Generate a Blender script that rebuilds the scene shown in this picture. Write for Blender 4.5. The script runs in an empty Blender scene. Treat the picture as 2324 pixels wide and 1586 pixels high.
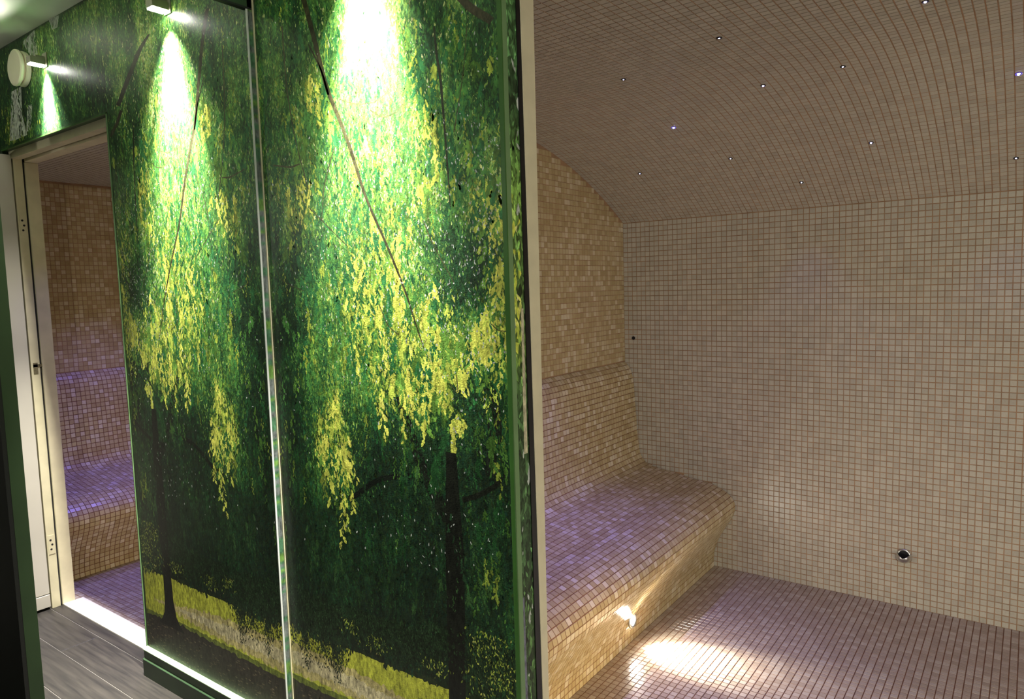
import bpy, math, random
import numpy as np
from mathutils import Matrix, Vector

rng = np.random.default_rng(11)
random.seed(5)
SC = bpy.context.scene
COL = SC.collection

# ------------------------------------------------------------------ camera
FPX, PITCH, ROLL, YAW, CAMH = 1606.0, 0.08808, -0.02870, 0.63544, 1.45
cp, sp, cy, sy = math.cos(PITCH), math.sin(PITCH), math.cos(YAW), math.sin(YAW)
W = np.array([-sy * cp, cy * cp, -sp]); R0 = np.array([cy, sy, 0.0]); U0 = np.cross(R0, W)
R = math.cos(ROLL) * R0 + math.sin(ROLL) * U0
U = -math.sin(ROLL) * R0 + math.cos(ROLL) * U0
CAM = np.array([0.0, 0.0, CAMH])
cd = bpy.data.cameras.new('camera'); co = bpy.data.objects.new('camera', cd); COL.objects.link(co)
cd.sensor_width = 36.0; cd.lens = 36.0 * FPX / 2324.0; cd.clip_start = 0.02
co.matrix_world = Matrix(((R[0], U[0], -W[0], 0), (R[1], U[1], -W[1], 0), (R[2], U[2], -W[2], CAMH), (0, 0, 0, 1)))
SC.camera = co

# ------------------------------------------------------------------ world, exposure
w = bpy.data.worlds.new('World'); SC.world = w; w.use_nodes = True
w.node_tree.nodes['Background'].inputs[0].default_value = (0.02, 0.02, 0.02, 1)
w.node_tree.nodes['Background'].inputs[1].default_value = 0.2
SC.view_settings.view_transform = 'Standard'; SC.view_settings.look = 'None'
SC.view_settings.exposure = 0.0; SC.view_settings.gamma = 1.0; SC.view_settings.use_curve_mapping = False

# ------------------------------------------------------------------ place: key dimensions (metres)
YL, YR = 1.260, 1.280            # face of the mural, either side of the aluminium strip
XS = -1.8386                     # strip
XDL, XDR = -3.69, -2.720         # narrow doorway
XC = -0.948                      # corner of the wide opening
XO = 0.95                        # far side of the wide opening
YIN = 1.395                      # inner face of the mural wall
YB = 3.42                        # back wall of the steam room
XW = -1.767                      # wall behind the bench
ZH = 2.12                        # door head
ZC = 2.54                        # corridor ceiling
SHIFT = -2.695                   # second steam cabin: same bench, this far along the wall
PIT = 0.0254                     # mosaic pitch
NY = 80; PY = (YB - YIN) / NY    # rows along the depth of the rooms

def ceil_z(y): return 2.115 if y < 2.2 else 2.115 - (y - 2.2) ** 2 / 4.32

def rays(px, py):
    px = np.asarray(px, float); py = np.asarray(py, float)
    return W * FPX + np.multiply.outer(px - 1162.0, R) - np.multiply.outer(py - 793.0, U)
def onY(px, py, Y):
    d = rays(px, py); return CAM + d * (np.asarray(Y) / d[..., 1])[..., None]
def onX(px, py, X):
    d = rays(px, py); return CAM + d * (np.asarray(X) / d[..., 0])[..., None]
def onZ(px, py, Z):
    d = rays(px, py); return CAM + d * ((Z - CAMH) / d[..., 2])[..., None]
def proj(P):
    v = np.asarray(P) - CAM; d = np.maximum(v @ W, 1e-4)
    return 1162 + FPX * (v @ R) / d, 793 - FPX * (v @ U) / d

# ------------------------------------------------------------------ materials
def lin(c):
    c = np.asarray(c, float) / 255.0
    return np.where(c <= 0.04045, c / 12.92, ((c + 0.055) / 1.055) ** 2.4)
def nodes(name):
    m = bpy.data.materials.new(name); m.use_nodes = True
    nt = m.node_tree; b = nt.nodes['Principled BSDF']
    return m, nt, b
def N(nt, t, **kw):
    n = nt.nodes.new(t)
    for k, v in kw.items(): setattr(n, k, v)
    return n
def plain(name, rgb, rough=0.5, metal=0.0, var=0.12, scale=30.0, spec=0.5, bump=0.0):
    """one colour with a little procedural mottling"""
    m, nt, b = nodes(name)
    c = tuple(lin(rgb)); tc = N(nt, 'ShaderNodeTexCoord'); no = N(nt, 'ShaderNodeTexNoise')
    no.inputs['Scale'].default_value = scale; no.inputs['Detail'].default_value = 4
    nt.links.new(tc.outputs['Object'], no.inputs['Vector'])
    cr = N(nt, 'ShaderNodeValToRGB'); nt.links.new(no.outputs[0], cr.inputs[0])
    cr.color_ramp.elements[0].position = 0.3; cr.color_ramp.elements[1].position = 0.7
    cr.color_ramp.elements[0].color = (*[v * (1 - var) for v in c], 1)
    cr.color_ramp.elements[1].color = (*[min(1, v * (1 + var)) for v in c], 1)
    nt.links.new(cr.outputs[0], b.inputs['Base Color'])
    b.inputs['Roughness'].default_value = rough; b.inputs['Metallic'].default_value = metal
    b.inputs['Specular IOR Level'].default_value = spec
    if bump:
        bp = N(nt, 'ShaderNodeBump'); bp.inputs['Strength'].default_value = bump; bp.inputs['Distance'].default_value = 0.002
        nt.links.new(no.outputs[0], bp.inputs['Height']); nt.links.new(bp.outputs[0], b.inputs['Normal'])
    return m
def tilemat(name, cols, rough=0.28):
    """mosaic glaze: the tone of each tile comes from its 'tv' attribute"""
    m, nt, b = nodes(name)
    at = N(nt, 'ShaderNodeAttribute', attribute_name='tv')
    cr = N(nt, 'ShaderNodeValToRGB'); nt.links.new(at.outputs['Fac'], cr.inputs[0])
    e = cr.color_ramp.elements
    e[0].position = 0; e[-1].position = 1
    for i, (p, c) in enumerate(cols):
        el = e[0] if i == 0 else (e[-1] if i == len(cols) - 1 else e.new(p))
        el.position = p; el.color = (*lin(c), 1)
    tc = N(nt, 'ShaderNodeNewGeometry'); no = N(nt, 'ShaderNodeTexNoise'); no.inputs['Scale'].default_value = 160
    nt.links.new(tc.outputs['Position'], no.inputs['Vector'])
    mx = N(nt, 'ShaderNodeMixRGB', blend_type='MULTIPLY'); mx.inputs[0].default_value = 0.25
    nt.links.new(cr.outputs[0], mx.inputs[1]); nt.links.new(no.outputs[0], mx.inputs[2])
    nt.links.new(mx.outputs[0], b.inputs['Base Color'])
    b.inputs['Roughness'].default_value = rough; b.inputs['Specular IOR Level'].default_value = 0.5
    return m
def emit(name, rgb, strength):
    m, nt, b = nodes(name)
    b.inputs['Base Color'].default_value = (0.8, 0.8, 0.8, 1)
    b.inputs['Emission Color'].default_value = (*rgb, 1); b.inputs['Emission Strength'].default_value = strength
    return m

M = {}
M['tile_cream'] = tilemat('tile_cream', [(0, (188, 180, 162)), (0.5, (198, 191, 172)), (1, (206, 199, 180))])
M['tile_honey'] = tilemat('tile_honey', [(0, (180, 156, 110)), (0.45, (196, 174, 128)), (0.8, (206, 187, 146)), (1, (226, 211, 180))])
M['tile_floor'] = tilemat('tile_floor', [(0, (176, 158, 138)), (0.5, (188, 170, 150)), (1, (202, 188, 168))], 0.22)
M['grout'] = plain('grout', (160, 126, 94), 0.85, var=0.2, scale=14)
M['grout_dark'] = plain('grout_dark', (128, 88, 58), 0.85, var=0.2, scale=14)
M['plaster'] = plain('plaster', (226, 230, 214), 0.75, var=0.04, scale=5)
M['dark_green'] = plain('dark_green', (34, 52, 26), 0.5, var=0.15, scale=6)
M['shaded_green'] = plain('shaded_green', (12, 16, 12), 0.6)
M['base_green'] = plain('base_green', (44, 66, 42), 0.4, var=0.25, scale=9)
M['cream_paint'] = plain('cream_paint', (216, 206, 172), 0.45, var=0.07, scale=16)
M['frame_paint'] = plain('frame_paint', (206, 198, 164), 0.45, var=0.10, scale=11)
M['white_paint'] = plain('white_paint', (190, 185, 172), 0.4, var=0.05, scale=4)
M['rubber'] = plain('rubber', (14, 14, 13), 0.5)
M['alu'] = plain('alu', (206, 208, 205), 0.28, metal=0.9, var=0.06, scale=24)
M['strip_white'] = plain('strip_white', (196, 198, 192), 0.35, var=0.04)
M['trim_green'] = plain('trim_green', (62, 104, 46), 0.3, var=0.12, scale=12)
M['trim_pale'] = plain('trim_pale', (112, 144, 96), 0.3, var=0.12, scale=12)
M['chrome'] = plain('chrome', (214, 212, 206), 0.32, metal=1.0, var=0.04)
M['lamp_body'] = plain('lamp_body', (170, 168, 150), 0.35, metal=0.3, var=0.08)
M['plastic_cream'] = plain('plastic_cream', (226, 222, 194), 0.45, var=0.04, scale=8)
M['plastic_shadow'] = plain('plastic_shadow', (206, 182, 160), 0.5, var=0.05)
M['rust'] = plain('rust', (120, 112, 86), 0.6, metal=0.5, var=0.35, scale=60)
M['threshold'] = plain('threshold', (232, 226, 214), 0.45, var=0.06, scale=20)
M['black'] = plain('black', (10, 10, 14), 0.5)
M['lens_white'] = emit('lens_white', (1.0, 0.97, 0.90), 60.0)
M['lens_floor'] = emit('lens_floor', (1.0, 0.96, 0.88), 160.0)
M['lens_star'] = emit('lens_star', (0.42, 0.36, 1.0), 30.0)
M['halo_star'] = emit('halo_star', (0.16, 0.10, 1.0), 1.6); M['halo_star'].node_tree.nodes['Principled BSDF'].inputs['Base Color'].default_value = (0.1, 0.1, 0.3, 1)
M['lens_star_dim'] = emit('lens_star_dim', (0.55, 0.55, 1.0), 12.0)

# wood-look plank floor
m, nt, b = nodes('plank'); M['plank'] = m
tc = N(nt, 'ShaderNodeNewGeometry'); mp = N(nt, 'ShaderNodeMapping'); mp.inputs['Scale'].default_value = (3.0, 42.0, 1)
oi = N(nt, 'ShaderNodeObjectInfo'); ad = N(nt, 'ShaderNodeVectorMath', operation='ADD')
nt.links.new(tc.outputs['Position'], mp.inputs[0]); nt.links.new(mp.outputs[0], ad.inputs[0]); nt.links.new(oi.outputs['Random'], ad.inputs[1])
no = N(nt, 'ShaderNodeTexNoise'); no.inputs['Scale'].default_value = 1.6; no.inputs['Detail'].default_value = 8
nt.links.new(ad.outputs[0], no.inputs['Vector'])
cr = N(nt, 'ShaderNodeValToRGB'); nt.links.new(no.outputs[0], cr.inputs[0])
cr.color_ramp.elements[0].position = 0.3; cr.color_ramp.elements[0].color = (*lin((24, 22, 20)), 1)
cr.color_ramp.elements[1].position = 0.72; cr.color_ramp.elements[1].color = (*lin((53, 49, 44)), 1)
nt.links.new(cr.outputs[0], b.inputs['Base Color']); b.inputs['Roughness'].default_value = 0.45

# printed vinyl: colour attribute times fine print grain, embossed surface
m, nt, b = nodes('print'); M['print'] = m
at = N(nt, 'ShaderNodeAttribute', attribute_name='ink'); ge = N(nt, 'ShaderNodeNewGeometry')
mp = N(nt, 'ShaderNodeMapping'); mp.inputs['Scale'].default_value = (1.0, 1.0, 0.45)
nt.links.new(ge.outputs['Position'], mp.inputs[0])
no = N(nt, 'ShaderNodeTexNoise'); no.inputs['Scale'].default_value = 95; no.inputs['Detail'].default_value = 6; no.inputs['Roughness'].default_value = 0.7
nt.links.new(mp.outputs[0], no.inputs['Vector'])
cr = N(nt, 'ShaderNodeValToRGB'); nt.links.new(no.outputs[0], cr.inputs[0])
cr.color_ramp.elements[0].position = 0.33; cr.color_ramp.elements[0].color = (0.35, 0.35, 0.35, 1)
cr.color_ramp.elements[1].position = 0.68; cr.color_ramp.elements[1].color = (1.45, 1.45, 1.45, 1)
mx = N(nt, 'ShaderNodeMixRGB', blend_type='MULTIPLY'); mx.inputs[0].default_value = 1.0
nt.links.new(at.outputs['Color'], mx.inputs[1]); nt.links.new(cr.outputs[0], mx.inputs[2])
nt.links.new(mx.outputs[0], b.inputs['Base Color'])
n2 = N(nt, 'ShaderNodeTexNoise'); n2.inputs['Scale'].default_value = 260; n2.inputs['Detail'].default_value = 2
nt.links.new(ge.outputs['Position'], n2.inputs['Vector'])
bp = N(nt, 'ShaderNodeBump'); bp.inputs['Strength'].default_value = 0.25; bp.inputs['Distance'].default_value = 0.001
nt.links.new(n2.outputs[0], bp.inputs['Height']); nt.links.new(bp.outputs[0], b.inputs['Normal'])
b.inputs['Roughness'].default_value = 0.34; b.inputs['Specular IOR Level'].default_value = 0.45

# ------------------------------------------------------------------ mesh helpers
class MB:
    """collects shapes into one mesh object"""
    def __init__(s): s.v = []; s.f = []
    def add(s, vs, fs):
        o = len(s.v); s.v += [tuple(map(float, p)) for p in vs]; s.f += [tuple(i + o for i in f) for f in fs]; return s
    def box(s, x0, x1, y0, y1, z0, z1):
        vs = [(x, y, z) for z in (z0, z1) for y in (y0, y1) for x in (x0, x1)]
        return s.add(vs, [(0, 2, 3, 1), (4, 5, 7, 6), (0, 1, 5, 4), (2, 6, 7, 3), (0, 4, 6, 2), (1, 3, 7, 5)])
    def prism(s, poly, fn, a, b):
        """closed 2-D outline swept between a and b; fn(p, q, t) -> point"""
        n = len(poly)
        vs = [fn(p, q, a) for p, q in poly] + [fn(p, q, b) for p, q in poly]
        fs = [tuple(range(n))[::-1], tuple(range(n, 2 * n))] + [(i, (i + 1) % n, n + (i + 1) % n, n + i) for i in range(n)]
        return s.add(vs, fs)
    def lathe(s, prof, o, ax, seg=32):
        """profile (radius, height) turned about axis ax through o"""
        ax = Vector(ax).normalized(); a = ax.orthogonal().normalized(); c = ax.cross(a); o = Vector(o)
        vs = []; fs = []; n = len(prof)
        for k in range(seg):
            t = 2 * math.pi * k / seg; d = a * math.cos(t) + c * math.sin(t)
            for r, h in prof: vs.append(o + d * r + ax * h)
        for k in range(seg):
            for i in range(n - 1):
                A = k * n + i; B = ((k + 1) % seg) * n + i
                fs.append((A, B, B + 1, A + 1))
        return s.add(vs, fs)
    def tube(s, pts, r, seg=10):
        pts = [Vector(p) for p in pts]; vs = []; fs = []
        for i, p in enumerate(pts):
            d = (pts[min(i + 1, len(pts) - 1)] - pts[max(i - 1, 0)]).normalized(); a = d.orthogonal().normalized(); c = d.cross(a)
            for k in range(seg):
                t = 2 * math.pi * k / seg; vs.append(p + (a * math.cos(t) + c * math.sin(t)) * r)
        for i in range(len(pts) - 1):
            for k in range(seg):
                fs.append((i * seg + k, i * seg + (k + 1) % seg, (i + 1) * seg + (k + 1) % seg, (i + 1) * seg + k))
        fs += [tuple(range(seg))[::-1], tuple(range((len(pts) - 1) * seg, len(pts) * seg))]
        return s.add(vs, fs)
    def build(s, name, mat, parent=None, bevel=0.0, smooth=False):
        me = bpy.data.meshes.new(name); me.from_pydata(s.v, [], s.f)
        import bmesh
        bm = bmesh.new(); bm.from_mesh(me); bmesh.ops.remove_doubles(bm, verts=bm.verts, dist=1e-6)
        bmesh.ops.recalc_face_normals(bm, faces=bm.faces); bm.to_mesh(me); bm.free()
        me.materials.append(mat)
        if smooth: me.polygons.foreach_set('use_smooth', [True] * len(me.polygons))
        o = bpy.data.objects.new(name, me); COL.objects.link(o); o.parent = parent
        if bevel:
            bv = o.modifiers.new('bevel', 'BEVEL'); bv.width = bevel; bv.segments = 2; bv.limit_method = 'ANGLE'
        return o
def empty(name, loc):
    o = bpy.data.objects.new(name, None); o.empty_display_size = 0.05; COL.objects.link(o); o.location = loc
    return o
def reparent(o, p):
    o.parent = p; o.matrix_parent_inverse = Matrix.Translation(p.location).inverted()
def tag(o, label=None, cat=None, group=None, kind=None):
    for k, v in (('label', label), ('category', cat), ('group', group), ('kind', kind)):
        if v: o[k] = v
    return o
def struct(o, label=None): o['kind'] = 'structure'; return tag(o, label)
def spot(name, loc, aim, power, angle, blend, rgb, radius, parent):
    l = bpy.data.lights.new(name, 'SPOT'); l.energy = power; l.spot_size = math.radians(angle); l.spot_blend = blend
    l.color = rgb; l.shadow_soft_size = radius
    o = bpy.data.objects.new(name, l); COL.objects.link(o); o.location = loc
    o.rotation_euler = (Vector(aim) - Vector(loc)).to_track_quat('-Z', 'Y').to_euler()
    reparent(o, parent); return o

# ------------------------------------------------------------------ mosaic
HS, CH, TH = 0.0116, 0.0009, 0.0011
QV = np.array([[-1, -1], [1, -1], [1, 1], [-1, 1]], float)
TFACES = np.array([[4, 5, 6, 7], [0, 1, 5, 4], [1, 2, 6, 5], [2, 3, 7, 6], [3, 0, 4, 7]])
tile_proto = {}
def tile_mesh(matname, k):
    if (matname, k) not in tile_proto:
        v = [(x * HS, y * HS, -0.001) for x, y in QV] + [(x * (HS - CH), y * (HS - CH), TH) for x, y in QV]
        me = bpy.data.meshes.new('tile'); me.from_pydata(v, [], [tuple(f) for f in TFACES])
        a = me.attributes.new('tv', 'FLOAT', 'FACE'); a.data.foreach_set('value', [(k + 0.5) / 8.0] * 5)
        me.materials.append(M[matname]); tile_proto[(matname, k)] = me
    return tile_proto[(matname, k)]
def mosaic(owner, C, TU, TV, matname, window, jitter=0.012, single=300, power=1.0, keep=None):
    """C centres, TU/TV tangents (n,3). The largest in view become tile objects, the rest one joined part."""
    n = len(C)
    NN = np.cross(TU, TV)
    NN = NN + rng.normal(0, jitter, (n, 3)); NN /= np.linalg.norm(NN, axis=1)[:, None]
    TU = TU - NN * (TU * NN).sum(1)[:, None]; TU /= np.linalg.norm(TU, axis=1)[:, None]
    TV = np.cross(NN, TU)
    tv = rng.random(n) ** power
    x0, y0 = proj(C - TU * PIT / 2); x1, y1 = proj(C + TU * PIT / 2); a = np.hypot(x1 - x0, y1 - y0)
    x0, y0 = proj(C - TV * PIT / 2); x1, y1 = proj(C + TV * PIT / 2); c = np.hypot(x1 - x0, y1 - y0)
    x, y = proj(C); size = np.minimum(a, c)
    vis = (x > window[0]) & (x < window[1]) & (y > 6) & (y < 1580) & (((CAM - C) * NN).sum(1) > 0) & (((C - CAM) @ W) > 0.1)
    if keep is not None: vis &= keep(x, y, C)
    order = np.argsort(-np.where(vis, size, 0))[:single]
    sel = np.zeros(n, bool); sel[order[size[order] >= 9.0]] = True; sel &= vis
    for i in np.nonzero(sel)[0]:
        o = bpy.data.objects.new('tile', tile_mesh(matname, min(7, int(tv[i] * 8)))); COL.objects.link(o)
        Mx = Matrix(((TU[i, 0], TV[i, 0], NN[i, 0], C[i, 0]), (TU[i, 1], TV[i, 1], NN[i, 1], C[i, 1]), (TU[i, 2], TV[i, 2], NN[i, 2], C[i, 2]), (0, 0, 0, 1)))
        o.parent = owner; o.matrix_parent_inverse = Matrix.Translation(owner.location).inverted(); o.matrix_basis = Mx
    r = np.nonzero(~sel)[0]; k = len(r)
    if k == 0: return
    V = np.empty((k, 8, 3))
    for j, (qx, qy) in enumerate(QV):
        V[:, j] = C[r] + TU[r] * qx * HS + TV[r] * qy * HS - NN[r] * 0.001
        V[:, 4 + j] = C[r] + TU[r] * qx * (HS - CH) + TV[r] * qy * (HS - CH) + NN[r] * TH
    F = (TFACES[None] + (np.arange(k) * 8)[:, None, None]).reshape(-1, 4)
    me = bpy.data.meshes.new('mosaic_tiles')
    me.vertices.add(k * 8); me.vertices.foreach_set('co', V.reshape(-1))
    me.loops.add(F.size); me.loops.foreach_set('vertex_index', F.reshape(-1).astype(np.int32))
    me.polygons.add(len(F)); me.polygons.foreach_set('loop_start', np.arange(0, F.size, 4, dtype=np.int32))
    me.update(calc_edges=True)
    at = me.attributes.new('tv', 'FLOAT', 'FACE'); at.data.foreach_set('value', np.repeat(tv[r], 5).astype(np.float32))
    me.shade_flat()
    me.materials.append(M[matname])
    o = bpy.data.objects.new('mosaic_tiles', me); COL.objects.link(o); reparent(o, owner); o['kind'] = 'stuff'
def grid(o, u, v, nu, nv, pu=PIT, pv=PIT):
    o, u, v = (np.array(t, float) for t in (o, u, v))
    I, J = np.meshgrid(np.arange(nu) + 0.5, np.arange(nv) + 0.5, indexing='ij'); I = I.reshape(-1, 1); J = J.reshape(-1, 1)
    C = o + I * pu * u + J * pv * v
    return C, np.repeat(u[None], len(C), 0), np.repeat(v[None], len(C), 0)
def swept(prof, y0, ny, off=(0, 0)):
    """tiles on a profile (x, z) swept along Y"""
    P = np.array(prof, float); P = P + np.array(off); s = np.r_[0, np.cumsum(np.hypot(*np.diff(P, axis=0).T))]
    n = int(s[-1] / PIT); t = np.arange(n + 1) * s[-1] / n
    Q = np.stack([np.interp(t, s, P[:, 0]), np.interp(t, s, P[:, 1])], 1)
    mid = (Q[1:] + Q[:-1]) / 2; tan = np.diff(Q, axis=0); tan /= np.linalg.norm(tan, axis=1)[:, None]
    C = []; TU = []; TV = []
    for j in range(ny):
        for k in range(n):
            C.append((mid[k, 0], y0 + 0.004 + (j + 0.5) * (PY - 0.0001), mid[k, 1])); TU.append((tan[k, 0], 0, tan[k, 1])); TV.append((0, 1, 0))
    return np.array(C), np.array(TU), np.array(TV)
WIN_R, WIN_L = (1212, 2322), (78, 332)

# ================================================================== SETTING: steam room
# bench and backrest outline where it meets the back wall, (x, z)
bp_px = np.array([(1417.7, 821.7), (1430, 832), (1437.4, 852.5), (1441.5, 900), (1450, 1017), (1459, 1041), (1478, 1056), (1517, 1066.5), (1569, 1084),
                  (1612.5, 1095), (1638.5, 1107.6), (1660, 1125), (1671, 1144), (1666.6, 1168), (1651.5, 1190), (1634, 1216), (1625.5, 1237), (1620, 1259), (1621, 1283)])
bp3 = onY(bp_px[:, 0], bp_px[:, 1], YB)
PROF = [(XW, bp3[0, 2] + 0.004)] + [(p[0], p[2]) for p in bp3[1:-1]] + [(bp3[-1, 0], 0.0)]
def smooth_profile(P, it=2):
    P = [np.array(p) for p in P]
    for _ in range(it):
        Q = [P[0]]
        for a, c in zip(P[:-1], P[1:]): Q += [0.75 * a + 0.25 * c, 0.25 * a + 0.75 * c]
        P = Q + [P[-1]]
    return P
PROFS = smooth_profile(PROF)
XFOOT = PROF[-1][0]
# floor
fl = struct(MB().box(XW, 1.0, YIN - 0.1, YB, -0.05, 0.0).build('floor', M['grout_dark']))
C, a, c = grid((XFOOT, YB - 84 * PIT, 0.0), (1, 0, 0), (0, 1, 0), 89, 84)
mosaic(fl, C, a, c, 'tile_floor', WIN_R, 0.005)
# back wall
wb = struct(MB().box(XW - 0.1, 1.1, YB, YB + 0.1, -0.05, 1.80).build('wall_back', M['grout']))
C, a, c = grid((XW, YB, 0.0), (1, 0, 0), (0, 0, 1), 109, 69, PIT, 1.768 / 69)
inb = np.array([not (x + 0.022 < np.interp(z, [p[1] for p in PROFS[::-1]], [p[0] for p in PROFS[::-1]]) and z < PROF[0][1]) for x, z in zip(C[:, 0], C[:, 2])])
mosaic(wb, C[inb], a[inb], c[inb], 'tile_cream', WIN_R, 0.010)
# wall behind the bench (above the ledge)
yy = list(np.linspace(YIN, 2.2, 5)) + list(np.linspace(2.3, YB, 12))
def side_wall(name, x, th, zlow, facing):
    mb = MB(); top = [(y, ceil_z(y) + 0.02) for y in yy]
    mb.prism([(YIN, zlow)] + [(y, z) for y, z in top] + [(YB, zlow)], lambda p, q, t: (t, p, q), x, x + th)
    return mb
wl = struct(side_wall('wall_left', XW, -0.05, PROF[0][1] - 0.002, 1).build('wall_left', M['grout']))
C, a, c = grid((XW, YIN, PROF[0][1] + 0.004), (0, 1, 0), (0, 0, 1), NY, 44, PY, PIT)
ok = np.array([q[2] < ceil_z(q[1]) - 0.012 for q in C])
mosaic(wl, C[ok], a[ok], c[ok], 'tile_honey', WIN_R, 0.02)
# vaulted ceiling
def vault(x0, x1):
    mb = MB(); up = [(y, ceil_z(y)) for y in [YIN - 0.02] + yy[1:]]
    mb.prism(up + [(YB, 2.3), (YIN - 0.02, 2.3)], lambda p, q, t: (t, p, q), x0, x1); return mb
def vault_tiles(x0, nx):
    s = [0]; ys = np.linspace(YB, YIN, 400); zs = np.array([ceil_z(y) for y in ys])
    s = np.r_[0, np.cumsum(np.hypot(np.diff(ys), np.diff(zs)))]; n = int(s[-1] / PIT); t = np.arange(n + 1) * PIT
    Y = np.interp(t, s, ys); Z = np.interp(t, s, zs)
    C = []; TU = []; TV = []
    for k in range(n):
        d = np.array([0, Y[k + 1] - Y[k], Z[k + 1] - Z[k]]); d /= np.linalg.norm(d)
        for i in range(nx):
            C.append((x0 + (i + 0.5) * PIT, (Y[k] + Y[k + 1]) / 2, (Z[k] + Z[k + 1]) / 2)); TU.append((1, 0, 0)); TV.append(d)
    C, TU, TV = np.array(C), np.array(TU, float), np.array(TV)
    if np.cross(TU[0], TV[0])[2] > 0: TU, TV = TU, TV
    return C, TU, TV
ce = struct(vault(XW - 0.05, 1.0).build('ceiling', M['grout']))
C, a, c = vault_tiles(XW, 109)
flip = np.cross(a, c)[:, 2] > 0
a[flip] *= -1
mosaic(ce, C, a, c, 'tile_cream', WIN_R, 0.010)
wr = struct(side_wall('wall_right', 1.0, 0.1, 0.0, -1).build('wall_right', M['tile_cream']))

# ================================================================== second steam cabin behind the narrow doorway
f2 = struct(MB().box(XW + SHIFT - 0.05, -1.87, YIN - 0.005, YB, -0.05, 0.0).build('floor', M['grout_dark']))
C, a, c = grid((XFOOT + SHIFT, YIN, 0.0), (1, 0, 0), (0, 1, 0), 82, NY, PIT, PY); mosaic(f2, C, a, c, 'tile_floor', WIN_L, 0.015)
w2 = struct(side_wall('wall_left', XW + SHIFT, -0.05, PROF[0][1] - 0.002, 1).build('wall_left', M['grout']))
C, a, c = grid((XW + SHIFT, YIN, PROF[0][1] + 0.004), (0, 1, 0), (0, 0, 1), NY, 44, PY, PIT)
ok = np.array([q[2] < ceil_z(q[1]) - 0.012 for q in C]); mosaic(w2, C[ok], a[ok], c[ok], 'tile_honey', WIN_L, 0.02)
c2 = struct(vault(XW + SHIFT - 0.05, -1.87).build('ceiling', M['grout']))
C, a, c = vault_tiles(XW + SHIFT, 101); flip = np.cross(a, c)[:, 2] > 0; a[flip] *= -1; mosaic(c2, C, a, c, 'tile_cream', WIN_L, 0.010)
struct(MB().box(XW + SHIFT - 0.05, -1.87, YB, YB + 0.1, 0, 1.8).build('wall_back', M['tile_cream']))
struct(side_wall('wall_right', -1.87, 0.05, 0.0, -1).build('wall_right', M['tile_cream']))

# ================================================================== corridor
wf = MB()
wf.box(-5.2, XDL - 0.03, YL + 0.002, YIN, 0, 2.6).box(XDL - 0.03, XDR, YL + 0.002, YIN, ZH, 2.6).box(XDR, XS, YL + 0.002, YIN, 0, 2.6)
wf.box(XS, XC - 0.003, YR + 0.002, 1.335, 0, 2.6).box(XS, XC - 0.031, 1.335, YIN, 0, 2.6).box(XC - 0.003, XO, YR + 0.002, YIN, ZH + 0.03, 2.6).box(XO, 1.6, YR + 0.002, YIN, 0, 2.6)
wf = struct(wf.build('wall_front', M['dark_green']), 'corridor wall covered with a printed weeping willow mural')
struct(MB().box(-5.2, 1.6, -1.2, YL, ZC, ZC + 0.06).build('ceiling', M['plaster']))
struct(MB().box(-5.2, 1.6, -1.26, -1.2, 0, 2.6).build('wall_back', M['dark_green']))
struct(MB().box(1.6, 1.66, -1.2, YIN, 0, 2.6).build('wall_right', M['dark_green']))
struct(MB().box(-5.26, -5.2, -1.2, YIN, 0, 2.6).build('wall_left', M['dark_green']))
# plank floor
cf = struct(MB().box(-5.2, 1.6, -1.2, 1.345, -0.06, -0.0015).build('floor', plain('joint', (92, 88, 82), 0.8)))
ye = [1.345] + [float(onZ(*p, 0.0)[1]) for p in ((150, 1401), (107, 1458), (102, 1558))]
wd = ye[1] - ye[3]; pw = wd / 2
edges = [1.345, ye[1]] + [ye[1] - pw * k for k in range(1, 14)]
xj = float(onZ(330, 1567, 0.0)[0])
for i in range(len(edges) - 1):
    y1, y0 = edges[i], edges[i + 1]
    if y0 < -1.2: break
    off = (xj if i == 3 else xj + 0.53 * (i * 0.618 % 1) * 2)
    x = off - 1.25 * 4
    while x < 1.6:
        a0, a1 = max(x, -5.2), min(x + 1.25, 1.6)
        if a1 - a0 > 0.05:
            MB().box(a0 + 0.0015, a1 - 0.0015, y0 + 0.0015, y1 - 0.0015, -0.02, 0.0).build('plank', M['plank'], cf, bevel=0.001)
        x += 1.25

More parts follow.
